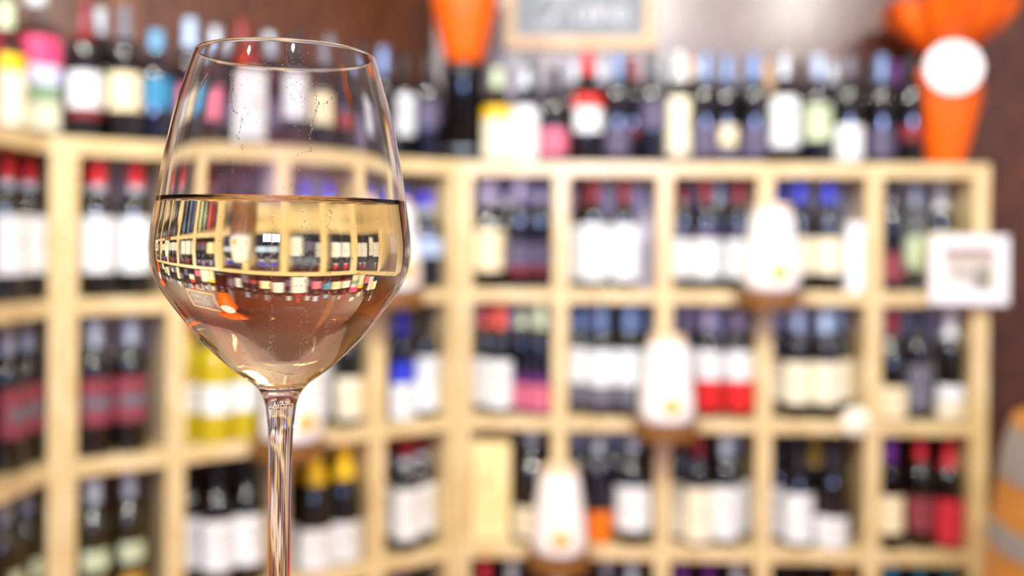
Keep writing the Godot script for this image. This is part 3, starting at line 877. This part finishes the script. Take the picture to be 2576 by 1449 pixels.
func wrapped_gift(at: Vector3, turn: float, label: String) -> void:
	var o := thing("wrapped_gift", at, turn)
	tag(o, label, "gift", "orange wrapped gifts")
	var orange := paint("orange_wrap", Color(0.93, 0.39, 0.012), 0.42)
	var crinkle := func(a, y): return 1.0 + 0.018 * sin(a * 9.0 + y * 40.0) + 0.012 * sin(a * 17.0 - y * 25.0)
	var body := [Vector2(0, 0), Vector2(0.046, 0), Vector2(0.050, 0.006), Vector2(0.061, 0.045), Vector2(0.074, 0.095), Vector2(0.086, 0.145), Vector2(0.094, 0.190), Vector2(0.095, 0.220), Vector2(0.088, 0.248), Vector2(0.070, 0.272), Vector2(0.050, 0.285), Vector2(0.040, 0.292)]
	var ruffle := func(a, y): return 1.0 + clampf((y - 0.285) / 0.15, 0.0, 1.0) * (0.14 * sin(a * 2.0 + 0.5) + 0.10 * sin(a * 5.0 + 1.3) + 0.06 * sin(a * 11.0)) + 0.02 * sin(a * 13.0)
	var flare := [Vector2(0.040, 0.290), Vector2(0.038, 0.296), Vector2(0.056, 0.310), Vector2(0.092, 0.335), Vector2(0.128, 0.365), Vector2(0.155, 0.400), Vector2(0.168, 0.440), Vector2(0.171, 0.442), Vector2(0.165, 0.442), Vector2(0.152, 0.402), Vector2(0.124, 0.368), Vector2(0.088, 0.339), Vector2(0.050, 0.314), Vector2(0.0, 0.304)]
	if not meshes.has("gift_body"):
		var st := begin()
		lathe_into(st, body, 96, 0.0, TAU, false, crinkle)
		st.index()
		st.generate_normals()
		meshes["gift_body"] = st.commit()
		var sf := begin()
		lathe_into(sf, flare, 120, 0.0, TAU, false, ruffle)
		sf.index()
		sf.generate_normals()
		meshes["gift_flare"] = sf.commit()
		meshes["gift_tie"] = lathe([Vector2(0.0415, 0.286), Vector2(0.044, 0.289), Vector2(0.044, 0.297), Vector2(0.0395, 0.300)], 32)
		meshes["gift_tag"] = lathe([Vector2(0.0, -0.0015), Vector2(0.071, -0.0015), Vector2(0.072, 0.0), Vector2(0.071, 0.0015), Vector2(0.0, 0.0015)], 48)
		meshes["gift_print"] = lathe([Vector2(0.030, 0.0017), Vector2(0.048, 0.0017), Vector2(0.048, 0.0020), Vector2(0.030, 0.0020)], 40)
	part("wrapped_body", meshes["gift_body"], orange, o)
	part("flared_wrap", meshes["gift_flare"], orange, o)
	part("tie", meshes["gift_tie"], paint("orange_tie", Color(0.80, 0.26, 0.02), 0.5), o)
	var disc := part("round_tag", meshes["gift_tag"], paint("tag_paper", Color(0.95, 0.94, 0.93), 0.6), o, Vector3(0.006, 0.255, 0.104), Vector3(PI / 2 - 0.12, 0, 0))
	part("printed_ring", meshes["gift_print"], paint("tag_print", Color(0.74, 0.73, 0.76), 0.6), disc)


func build_extras() -> void:
	# chalkboard on the back wall
	var board := thing("chalkboard", place("back", 0.328, 1.34 + 0.755, WALL - 0.0125), racks.back.turn)
	tag(board, "framed chalkboard with handwriting hanging on the brown wall", "chalkboard")
	var pale := wood("pale_frame", 0, Color(0.88, 0.76, 0.60), Color(0.76, 0.62, 0.44), 0.5, 21)
	frame_into(board, 0.462, 0.362, 0.038, 0.020, pale)
	var slate := paint("slate", Color.WHITE, 0.40, 0.0, null)
	if not slate.albedo_texture:
		slate.albedo_texture = chalk_text()
	var face := begin()
	quad(face, [Vector3(-0.195, -0.145, 0), Vector3(0.195, -0.145, 0), Vector3(0.195, 0.145, 0), Vector3(-0.195, 0.145, 0)], [Vector3.BACK, Vector3.BACK, Vector3.BACK, Vector3.BACK], [Vector2(0, 1), Vector2(1, 1), Vector2(1, 0), Vector2(0, 0)])
	box_into(face, Vector3(0.390, 0.290, 0.006), Vector3(0, 0, -0.0035), 0.0005)
	part("slate", done(face), slate, board, Vector3(0, 0, 0.002))
	var cord := begin()
	tube_into(cord, [Vector3(-0.15, 0.178, 0.002), Vector3(0.0, 0.262, -0.004), Vector3(0.15, 0.178, 0.002)], 0.0016)
	part("hanging_cord", done(cord), paint("cord", Color(0.75, 0.66, 0.52), 0.8), board)

	# the two orange gifts, one of them on a black canister in the corner
	wrapped_gift(place("back", 1.326, LEVEL[0] + 0.0005, 0.085), racks.back.turn - 0.22, "orange wrapped gift standing on the top board at the rack's far end")
	var can := thing("black_canister", place("back", -0.003, LEVEL[0] + 0.0005, 0.075), 0.3)
	tag(can, "tall glossy black canister with a lid under the orange gift, in the corner", "canister")
	var black := paint("black_gloss", Color(0.015, 0.017, 0.025), 0.10)
	part("body", lathe([Vector2(0, 0), Vector2(0.056, 0), Vector2(0.058, 0.002), Vector2(0.058, 0.232), Vector2(0.0, 0.232)], 40), black, can)
	part("lid", lathe([Vector2(0.0, 0.2325), Vector2(0.0595, 0.2325), Vector2(0.0605, 0.235), Vector2(0.0605, 0.272), Vector2(0.058, 0.275), Vector2(0.0, 0.275)], 40), paint("black_lid", Color(0.02, 0.02, 0.022), 0.3), can)
	part("ring", lathe([Vector2(0.0583, 0.030), Vector2(0.0592, 0.031), Vector2(0.0592, 0.040), Vector2(0.0583, 0.041)], 40), paint("steel_ring", Color(0.5, 0.55, 0.6), 0.3, 0.7), can)
	wrapped_gift(place("back", -0.003, LEVEL[0] + 0.2765, 0.075), racks.back.turn + 0.15, "orange wrapped gift standing on the black canister beside the chalkboard")

	# clear flask with a coloured label at the corner of the side rack
	var flask := thing("clear_flask", place("angled", -0.017, LEVEL[0] + 0.0005, 0.066), racks.angled.turn - 0.4)
	tag(flask, "big clear flask with pink label and stopper, above the side rack corner", "flask")
	var fp := [Vector2(0, 0), Vector2(0.052, 0), Vector2(0.056, 0.004), Vector2(0.057, 0.010), Vector2(0.057, 0.205), Vector2(0.0545, 0.221), Vector2(0.046, 0.233), Vector2(0.030, 0.240), Vector2(0.020, 0.246), Vector2(0.018, 0.258), Vector2(0.018, 0.272), Vector2(0.020, 0.273), Vector2(0.020, 0.280), Vector2(0.0, 0.280)]
	part("body", lathe(fp, 48), clear_glass("flask_glass", Color(0.93, 0.95, 0.93), 0.04), flask)
	part("stopper", lathe([Vector2(0.0, 0.2805), Vector2(0.017, 0.2805), Vector2(0.021, 0.290), Vector2(0.022, 0.325), Vector2(0.016, 0.338), Vector2(0.0, 0.340)], 32), paint("white_stopper", Color(0.90, 0.92, 0.93), 0.3), flask)
	for l in [[0.148, 0.208, "rosepink", Color(0.88, 0.25, 0.45)], [0.108, 0.147, "pale lilac", Color(0.80, 0.82, 0.95)], [0.070, 0.107, "grey green", Color(0.50, 0.62, 0.48)], [0.012, 0.069, "cream", Color(0.88, 0.88, 0.76)]]:
		part("label", lathe(section(fp, l[0], l[1], 0.0008), 24, -1.2, 1.2), paint("flask_" + l[2].replace(" ", "_"), l[3], 0.6), flask)

	# white carton at the end of a cell, and the yellow box in the last cell
	var carton := thing("white_carton", place("back", 1.066, LEVEL[1] + 0.0005, 0.035), racks.back.turn)
	tag(carton, "slim white carton standing beside the blue-capped bottles", "carton")
	part("box_body", box(Vector3(0.044, 0.185, 0.044), 0.0015), paint("white_card", Color(0.93, 0.93, 0.95), 0.6), carton, Vector3(0, 0.0925, 0))
	part("flap", box(Vector3(0.043, 0.002, 0.043), 0.0005), paint("white_card", Color(0.93, 0.93, 0.95), 0.6), carton, Vector3(0, 0.1862, 0))
	var yellow := thing("yellow_box", place("back", 1.297, LEVEL[1] + 0.0005, 0.034), racks.back.turn + 0.1)
	tag(yellow, "yellow gift box with pale top behind the white picture frame", "box")
	part("box_body", box(Vector3(0.050, 0.110, 0.050), 0.002), paint("yellow_card", Color(0.90, 0.68, 0.16), 0.5), yellow, Vector3(0, 0.055, 0))
	part("lid", box(Vector3(0.053, 0.050, 0.053), 0.002), paint("pale_yellow_card", Color(0.94, 0.88, 0.55), 0.5), yellow, Vector3(0, 0.1355, 0))

	# wooden wine case
	var case := thing("wooden_case", place("back", 0.0845, LEVEL[3] + 0.0005, 0.118), racks.back.turn)
	tag(case, "upright pale pine wine case in the corner cell of the lower row", "wine case")
	var pine := wood("pale_case", 1, Color(0.98, 0.92, 0.70), Color(0.93, 0.82, 0.54), 0.5, 31, 7.0)
	part("body", box(Vector3(0.106, 0.272, 0.168), 0.003), pine, case, Vector3(0, 0.136, 0.012))
	part("sliding_lid", box(Vector3(0.088, 0.255, 0.008), 0.002), pine, case, Vector3(0, 0.136, 0.100))
	part("knot", lathe([Vector2(0, 0), Vector2(0.009, 0), Vector2(0.008, 0.0006), Vector2(0, 0.0006)], 20), paint("pine_knot", Color(0.66, 0.46, 0.20), 0.6), case, Vector3(-0.012, 0.165, 0.1042), Vector3(PI / 2, 0, 0))

	# white picture frame in front of the last upright
	var pic := thing("picture_frame", place("back", 1.345, LEVEL[1] + 0.063, -0.034), racks.back.turn)
	tag(pic, "white picture frame with a small photograph, leaning at the end upright", "picture frame")
	frame_into(pic, 0.205, 0.182, 0.036, 0.022, paint("white_lacquer", Color(0.93, 0.93, 0.94), 0.4))
	part("backing", box(Vector3(0.19, 0.17, 0.006), 0.001), paint("white_card", Color(0.93, 0.93, 0.95), 0.6), pic, Vector3(0, 0, -0.0135))
	var im := Image.create(96, 80, false, Image.FORMAT_RGB8)
	im.fill(Color(0.78, 0.75, 0.70))
	im.fill_rect(Rect2i(0, 0, 96, 14), Color(0.66, 0.50, 0.42))
	im.fill_rect(Rect2i(62, 34, 22, 46), Color(0.50, 0.48, 0.48))
	im.fill_rect(Rect2i(0, 56, 50, 24), Color(0.90, 0.88, 0.84))
	im.fill_rect(Rect2i(28, 38, 20, 24), Color(0.64, 0.58, 0.56))
	im.fill_rect(Rect2i(86, 30, 10, 50), Color(0.62, 0.62, 0.44))
	var ph := begin()
	quad(ph, [Vector3(-0.067, -0.056, 0), Vector3(0.067, -0.056, 0), Vector3(0.067, 0.056, 0), Vector3(-0.067, 0.056, 0)], [Vector3.BACK, Vector3.BACK, Vector3.BACK, Vector3.BACK], [Vector2(0, 1), Vector2(1, 1), Vector2(1, 0), Vector2(0, 0)])
	part("photograph", done(ph), paint("photograph", Color.WHITE, 0.35, 0.0, ImageTexture.create_from_image(im)), pic, Vector3(0, 0, -0.0095))

	# round cream price tag on the shelf edge
	var price := thing("price_tag", place("back", 1.062, LEVEL[2] - 0.002, -0.010), racks.back.turn)
	tag(price, "round cream price tag clipped to the shelf edge of the middle row", "price tag")
	part("disc", lathe([Vector2(0, 0), Vector2(0.037, 0), Vector2(0.0385, 0.0015), Vector2(0.037, 0.003), Vector2(0, 0.003)], 36), paint("cream_card", Color(0.96, 0.94, 0.84), 0.6), price, Vector3(0, 0.005, 0), Vector3(PI / 2, 0, 0))
	part("clip", box(Vector3(0.012, 0.016, 0.012), 0.001), paint("clip_steel", Color(0.7, 0.7, 0.7), 0.35, 0.6), price, Vector3(0, -0.012, -0.005))

	barrel(Vector3(1.345, 0.0, -2.03))


func barrel(at: Vector3) -> void:
	var o := thing("oak_barrel", at)
	tag(o, "golden oak barrel with grey steel hoops at the end of the rack", "barrel")
	var h := 0.965
	var radius := func(y: float) -> float: return 0.285 + 0.062 * (1.0 - pow((y - h * 0.5) / (h * 0.5), 2.0))
	var count := 26
	for v in 3:
		mats["stave_%d" % v] = wood("oak_stave_%d" % v, 1, Color(0.86, 0.62, 0.26).lerp(Color(0.74, 0.50, 0.20), v * 0.35), Color(0.70, 0.45, 0.16), 0.5, 40 + v, 7.0)
	var stave := begin()
	var prof := []
	for i in 13:
		var y := h * i / 12.0
		prof.append(Vector2(radius.call(y), y))
	var inner := []
	for i in 13:
		inner.append(Vector2(prof[12 - i].x - 0.022, prof[12 - i].y))
	var ring := prof + inner
	ring.append(prof[0])
	var half := PI / count - 0.004
	lathe_into(stave, ring, 2, -half, half)
	for s in [-half, half]:
		for i in 12:
			var dir := Vector3(sin(s), 0, cos(s))
			var n := Vector3(cos(s), 0, -sin(s)) * signf(s)
			quad(stave, [dir * (prof[i].x - 0.022) + Vector3(0, prof[i].y, 0), dir * prof[i].x + Vector3(0, prof[i].y, 0), dir * prof[i + 1].x + Vector3(0, prof[i + 1].y, 0), dir * (prof[i + 1].x - 0.022) + Vector3(0, prof[i + 1].y, 0)], [n, n, n, n], [Vector2.ZERO, Vector2.ZERO, Vector2.ZERO, Vector2.ZERO])
	var sm := done(stave)
	for i in count:
		part("stave", sm, mats["stave_%d" % ((i * 7) % 3)], o, Vector3.ZERO, Vector3(0, TAU * i / count, 0))
	part("head", lathe([Vector2(0, 0.93), Vector2(0.266, 0.93), Vector2(0.266, 0.945), Vector2(0, 0.945)], 40), mats["stave_1"], o)
	for b in [[0.845, 0.950], [0.705, 0.755], [0.21, 0.26], [0.015, 0.12]]:
		var hp := []
		for i in 4:
			var y: float = lerpf(b[0], b[1], i / 3.0)
			hp.append(Vector2(radius.call(y) + 0.0035, y))
		var full := [Vector2(hp[0].x - 0.003, hp[0].y)] + hp + [Vector2(hp[3].x - 0.003, hp[3].y)]
		part("hoop", lathe(full, 64), paint("galvanised_steel", Color(0.66, 0.66, 0.66), 0.45, 0.6), o)


func build_table() -> void:
	var o := thing("bistro_table", Vector3(-0.10, 0.0, -0.14))
	tag(o, "small round coral-topped table that the wine glass stands on", "table")
	part("tabletop", lathe([Vector2(0, 1.157), Vector2(0.270, 1.157), Vector2(0.276, 1.162), Vector2(0.278, 1.171), Vector2(0.276, 1.180), Vector2(0.270, 1.185), Vector2(0, 1.185)], 64), paint("coral_top", Color(0.93, 0.30, 0.20), 0.45), o)
	part("pedestal", lathe([Vector2(0.028, 0.03), Vector2(0.026, 0.08), Vector2(0.026, 1.15), Vector2(0.06, 1.157)], 24), paint("dark_iron", Color(0.08, 0.08, 0.08), 0.4, 0.5), o)
	part("foot_plate", lathe([Vector2(0, 0), Vector2(0.20, 0), Vector2(0.20, 0.012), Vector2(0.03, 0.032), Vector2(0, 0.032)], 40), paint("dark_iron", Color(0.08, 0.08, 0.08), 0.4, 0.5), o)


# ---------------------------------------------------------------- the glass of wine

func smooth(points: Array, per: int) -> Array:
	var out := []
	for i in points.size() - 1:
		var a: Vector2 = points[maxi(i - 1, 0)]
		var b: Vector2 = points[i]
		var c: Vector2 = points[i + 1]
		var d: Vector2 = points[mini(i + 2, points.size() - 1)]
		for k in per:
			out.append(b.cubic_interpolate(c, a, d, float(k) / per))
	out.append(points[-1])
	return out


func build_glass() -> void:
	var at := Vector3(-0.0791, EYE.y, -0.344)
	var crystal := clear_glass("crystal", Color(0.995, 0.997, 0.995), 0.05)
	var foot := smooth([Vector2(0.0375, -0.1550), Vector2(0.0388, -0.1543), Vector2(0.0375, -0.1534), Vector2(0.0270, -0.1518), Vector2(0.0140, -0.1495), Vector2(0.0075, -0.1460), Vector2(0.0050, -0.1410)], 4)
	foot.push_front(Vector2(0.0, -0.1550))
	var stem := smooth([Vector2(0.0050, -0.1410), Vector2(0.0042, -0.1330), Vector2(0.0040, -0.1200), Vector2(0.0039, -0.1000), Vector2(0.0040, -0.0800), Vector2(0.0042, -0.0690), Vector2(0.0047, -0.0630), Vector2(0.0050, -0.0605), Vector2(0.0052, -0.0590)], 5)
	var cup := smooth([Vector2(0.0052, -0.0590), Vector2(0.00533, -0.05804), Vector2(0.00627, -0.05503), Vector2(0.00791, -0.05236), Vector2(0.01017, -0.05017), Vector2(0.01275, -0.04832), Vector2(0.01534, -0.04648), Vector2(0.01778, -0.04448), Vector2(0.02012, -0.04235), Vector2(0.02241, -0.04016), Vector2(0.02467, -0.03794), Vector2(0.02687, -0.03566), Vector2(0.02893, -0.03327), Vector2(0.03087, -0.03076), Vector2(0.03277, -0.02823), Vector2(0.03467, -0.02570), Vector2(0.03752, -0.02190), Vector2(0.04015, -0.01795), Vector2(0.04224, -0.01368), Vector2(0.04358, -0.00913), Vector2(0.04400, -0.00441), Vector2(0.04371, 0.00033), Vector2(0.04311, 0.00504), Vector2(0.04243, 0.00974), Vector2(0.04173, 0.01444), Vector2(0.04103, 0.01913), Vector2(0.04029, 0.02382), Vector2(0.03945, 0.02849), Vector2(0.03851, 0.03315), Vector2(0.03755, 0.03780), Vector2(0.03650, 0.04243), Vector2(0.03532, 0.04703), Vector2(0.03390, 0.05162), Vector2(0.03255, 0.05623), Vector2(0.03118, 0.06040), Vector2(0.03048, 0.06235)], 3)
	var inside := []
	for i in cup.size():
		var p: Vector2 = cup[i]
		if p.y < -0.0462:
			continue
		var d: Vector2 = (cup[mini(i + 1, cup.size() - 1)] - cup[maxi(i - 1, 0)]).normalized()
		var thick := lerpf(0.0014, 0.0010, clampf((p.y + 0.02) / 0.08, 0.0, 1.0)) + 0.0010 * pow(clampf((-0.030 - p.y) / 0.018, 0.0, 1.0), 2.0)
		inside.append(p - Vector2(d.y, -d.x) * thick)
	var bottom := smooth([Vector2(0.0, -0.0496), Vector2(0.0040, -0.0493), Vector2(0.0080, -0.0483), inside[0], inside[1]], 5)
	bottom.resize(bottom.size() - 5)
	var bowl_in: Array = bottom + inside.slice(1)
	var outline: Array = foot + stem.slice(1) + cup.slice(1) + [Vector2(0.03028, 0.0628), Vector2(0.0300, 0.0630), Vector2(0.0297, 0.0629)]
	# the wine wets the bowl up to this ring; above it the inside of the bowl meets air
	var level := 0.0104
	var wet := 0
	while bowl_in[wet].y < level + 0.0021:
		wet += 1
	var back_down: Array = bowl_in.slice(wet)
	back_down.reverse()
	outline += back_down
	var glass := thing("wine_glass", at)
	glass.rotation_degrees.z = -0.4
	tag(glass, "clear stemmed wine glass in sharp focus, half full of white wine", "wine glass")
	var cuts := [0, foot.size() - 1, foot.size() + stem.size() - 2, outline.size() - 1]
	var names := ["foot", "stem", "bowl"]
	for i in 3:
		var st := begin()
		lathe_into(st, outline, 144, 0.0, TAU, false, null, cuts[i], cuts[i + 1])
		part(names[i], done(st), crystal, glass)

	# the wine: where it touches the bowl, light passes between wine and glass in one step (1.5 / 1.335), so that side faces into the wine
	var skin: Array = bowl_in.slice(0, wet + 1)
	var edge: Vector2 = skin[-1]
	# the surface, which climbs the wall of the bowl in a small meniscus
	var surface := [edge]
	for d in [0.0003, 0.0007, 0.0012, 0.0018, 0.0026, 0.0036, 0.0050, 0.0070, 0.0100]:
		surface.append(Vector2(edge.x - d, level + (edge.y - level) * exp(-d / 0.0016)))
	var top: Array = smooth(surface, 3) + [Vector2(0.012, level), Vector2(0.0, level)]
	var wine := thing("white_wine", at)
	wine.rotation_degrees.z = -0.4
	tag(wine, "pale golden white wine with fine bubbles filling the lower bowl", "wine")
	var gold := clear_glass("wine_surface", Color(1.0, 0.975, 0.90), 0.0335)
	var touch := clear_glass("wine_against_glass", Color(1.0, 0.955, 0.81), 0.01236)
	var ws := begin()
	lathe_into(ws, skin, 144, 0.0, TAU, true)
	ws.index()
	var liquid := ws.commit()
	var ts := begin()
	lathe_into(ts, top, 144)
	ts.index()
	ts.commit(liquid)
	liquid.surface_set_material(0, touch)
	liquid.surface_set_material(1, gold)
	part("liquid", liquid, null, wine)

	# air bubbles: surfaces that face inwards, so that the light leaves the wine there
	var ball := SphereMesh.new()
	ball.radius = 1.0
	ball.height = 2.0
	ball.radial_segments = 14
	ball.rings = 8
	var arr := ball.get_mesh_arrays()
	var nrm: PackedVector3Array = arr[Mesh.ARRAY_NORMAL]
	for i in nrm.size():
		nrm[i] = -nrm[i]
	arr[Mesh.ARRAY_NORMAL] = nrm
	var idx: PackedInt32Array = arr[Mesh.ARRAY_INDEX]
	for i in range(0, idx.size(), 3):
		var t := idx[i]
		idx[i] = idx[i + 1]
		idx[i + 1] = t
	arr[Mesh.ARRAY_INDEX] = idx
	var hollow := ArrayMesh.new()
	hollow.add_surface_from_arrays(Mesh.PRIMITIVE_TRIANGLES, arr)
	var radius_at := func(y: float) -> float:
		var r := 0.0
		for i in bowl_in.size() - 1:
			if bowl_in[i].y <= y and bowl_in[i + 1].y > y:
				r = lerpf(bowl_in[i].x, bowl_in[i + 1].x, (y - bowl_in[i].y) / (bowl_in[i + 1].y - bowl_in[i].y))
		return r
	var spots: Array[Transform3D] = []
	for chain in [[-0.004, -0.006], [0.006, 0.004], [0.011, -0.003], [-0.001, 0.009], [0.004, -0.010], [0.014, 0.006]]:
		var y := -0.046 + rng.randf() * 0.004
		while y < level - 0.002:
			var r: float = radius_at.call(y) - 0.002
			var p := Vector2(chain[0], chain[1]) * clampf(r / 0.018, 0.05, 1.0) + Vector2(rng.randf_range(-0.0006, 0.0006), rng.randf_range(-0.0006, 0.0006))
			var s := rng.randf_range(0.00009, 0.00018)
			spots.append(Transform3D(Basis.from_scale(Vector3(s, s * 1.8, s)), Vector3(p.x, y, p.y)))
			y += rng.randf_range(0.0006, 0.0022)
	for i in 240:
		var y := lerpf(-0.048, 0.006, pow(rng.randf(), 1.7))
		var r: float = radius_at.call(y) - 0.0006
		if r < 0.001:
			continue
		var a := rng.randf_range(-PI, PI)
		var q := r * sqrt(rng.randf_range(0.3, 1.0))
		var s := rng.randf_range(0.00009, 0.00019)
		spots.append(Transform3D(Basis.from_scale(Vector3(s, s * 1.5, s)), Vector3(q * sin(a), y, q * cos(a))))
	stuff("fine_bubbles", hollow, spots, gold, wine)

	# wet traces and droplets on the inside of the bowl above the wine
	var drop := SphereMesh.new()
	drop.radius = 1.0
	drop.height = 2.0
	drop.radial_segments = 14
	drop.rings = 8
	var beads: Array[Transform3D] = []
	var bead := func(px: float, h: float, w: float, tall: float):
		var r: float = radius_at.call(h)
		if absf(px) > r * 0.95 or r <= 0.0:
			return
		var a := asin(px / r)
		var b := Basis(Vector3.UP, a)
		beads.append(Transform3D(b * Basis.from_scale(Vector3(w, tall, w * 0.55)), Vector3(r * sin(a), h, r * cos(a))))
	# each trace: points across (mm from the axis) and up (mm above the lens)
	for t in [[[-10.2, 52], [-8.8, 47], [-9.4, 43], [-8.0, 39], [-4.8, 36], [-5.8, 31], [-3.4, 25]], [[15.5, 47], [17.4, 42], [16.2, 36.5], [15.4, 31], [16.4, 27], [11.5, 25]], [[22.5, 46], [18.6, 41.5]], [[12.5, 22], [13.4, 19], [10.6, 15.5], [8.0, 14.5]]]:
		for i in t.size() - 1:
			var a := Vector2(t[i][0], t[i][1]) * 0.001
			var b := Vector2(t[i + 1][0], t[i + 1][1]) * 0.001
			var n := int((b - a).length() / 0.00042)
			for k in n:
				if rng.randf() < 0.22:
					continue
				var p := a.lerp(b, float(k) / n) + Vector2(rng.randf_range(-0.0003, 0.0003), 0)
				var s := rng.randf_range(0.00010, 0.00026)
				bead.call(p.x, p.y, s, s * 1.3)
	for k in 9:
		bead.call(-0.0182 - 0.0016 * k / 8.0, 0.0512 - 0.0030 * k / 8.0, 0.00042 + (0.00020 if k == 8 else 0.0), 0.0005)
	for c in [[0.006, 0.054, 0.008, 0.006, 70], [0.013, 0.047, 0.008, 0.008, 60], [-0.003, 0.020, 0.012, 0.005, 26], [0.0, 0.040, 0.024, 0.020, 60]]:
		for i in c[4]:
			var s := rng.randf_range(0.00007, 0.00020)
			bead.call(c[0] + rng.randfn(0.0, 0.5) * c[2], clampf(c[1] + rng.randfn(0.0, 0.5) * c[3], level + 0.003, 0.062), s, s)
	stuff("droplets", drop, beads, clear_glass("water", Color(1, 1, 1), 0.0335), glass)


func stuff(called: String, mesh: Mesh, spots: Array[Transform3D], mat: Material, parent: Node3D) -> void:
	var mm := MultiMesh.new()
	mm.transform_format = MultiMesh.TRANSFORM_3D
	mm.mesh = mesh
	mm.instance_count = spots.size()
	for i in spots.size():
		mm.set_instance_transform(i, spots[i])
	var o := MultiMeshInstance3D.new()
	o.name = called
	o.multimesh = mm
	o.material_override = mat
	o.set_meta("kind", "stuff")
	parent.add_child(o, true)
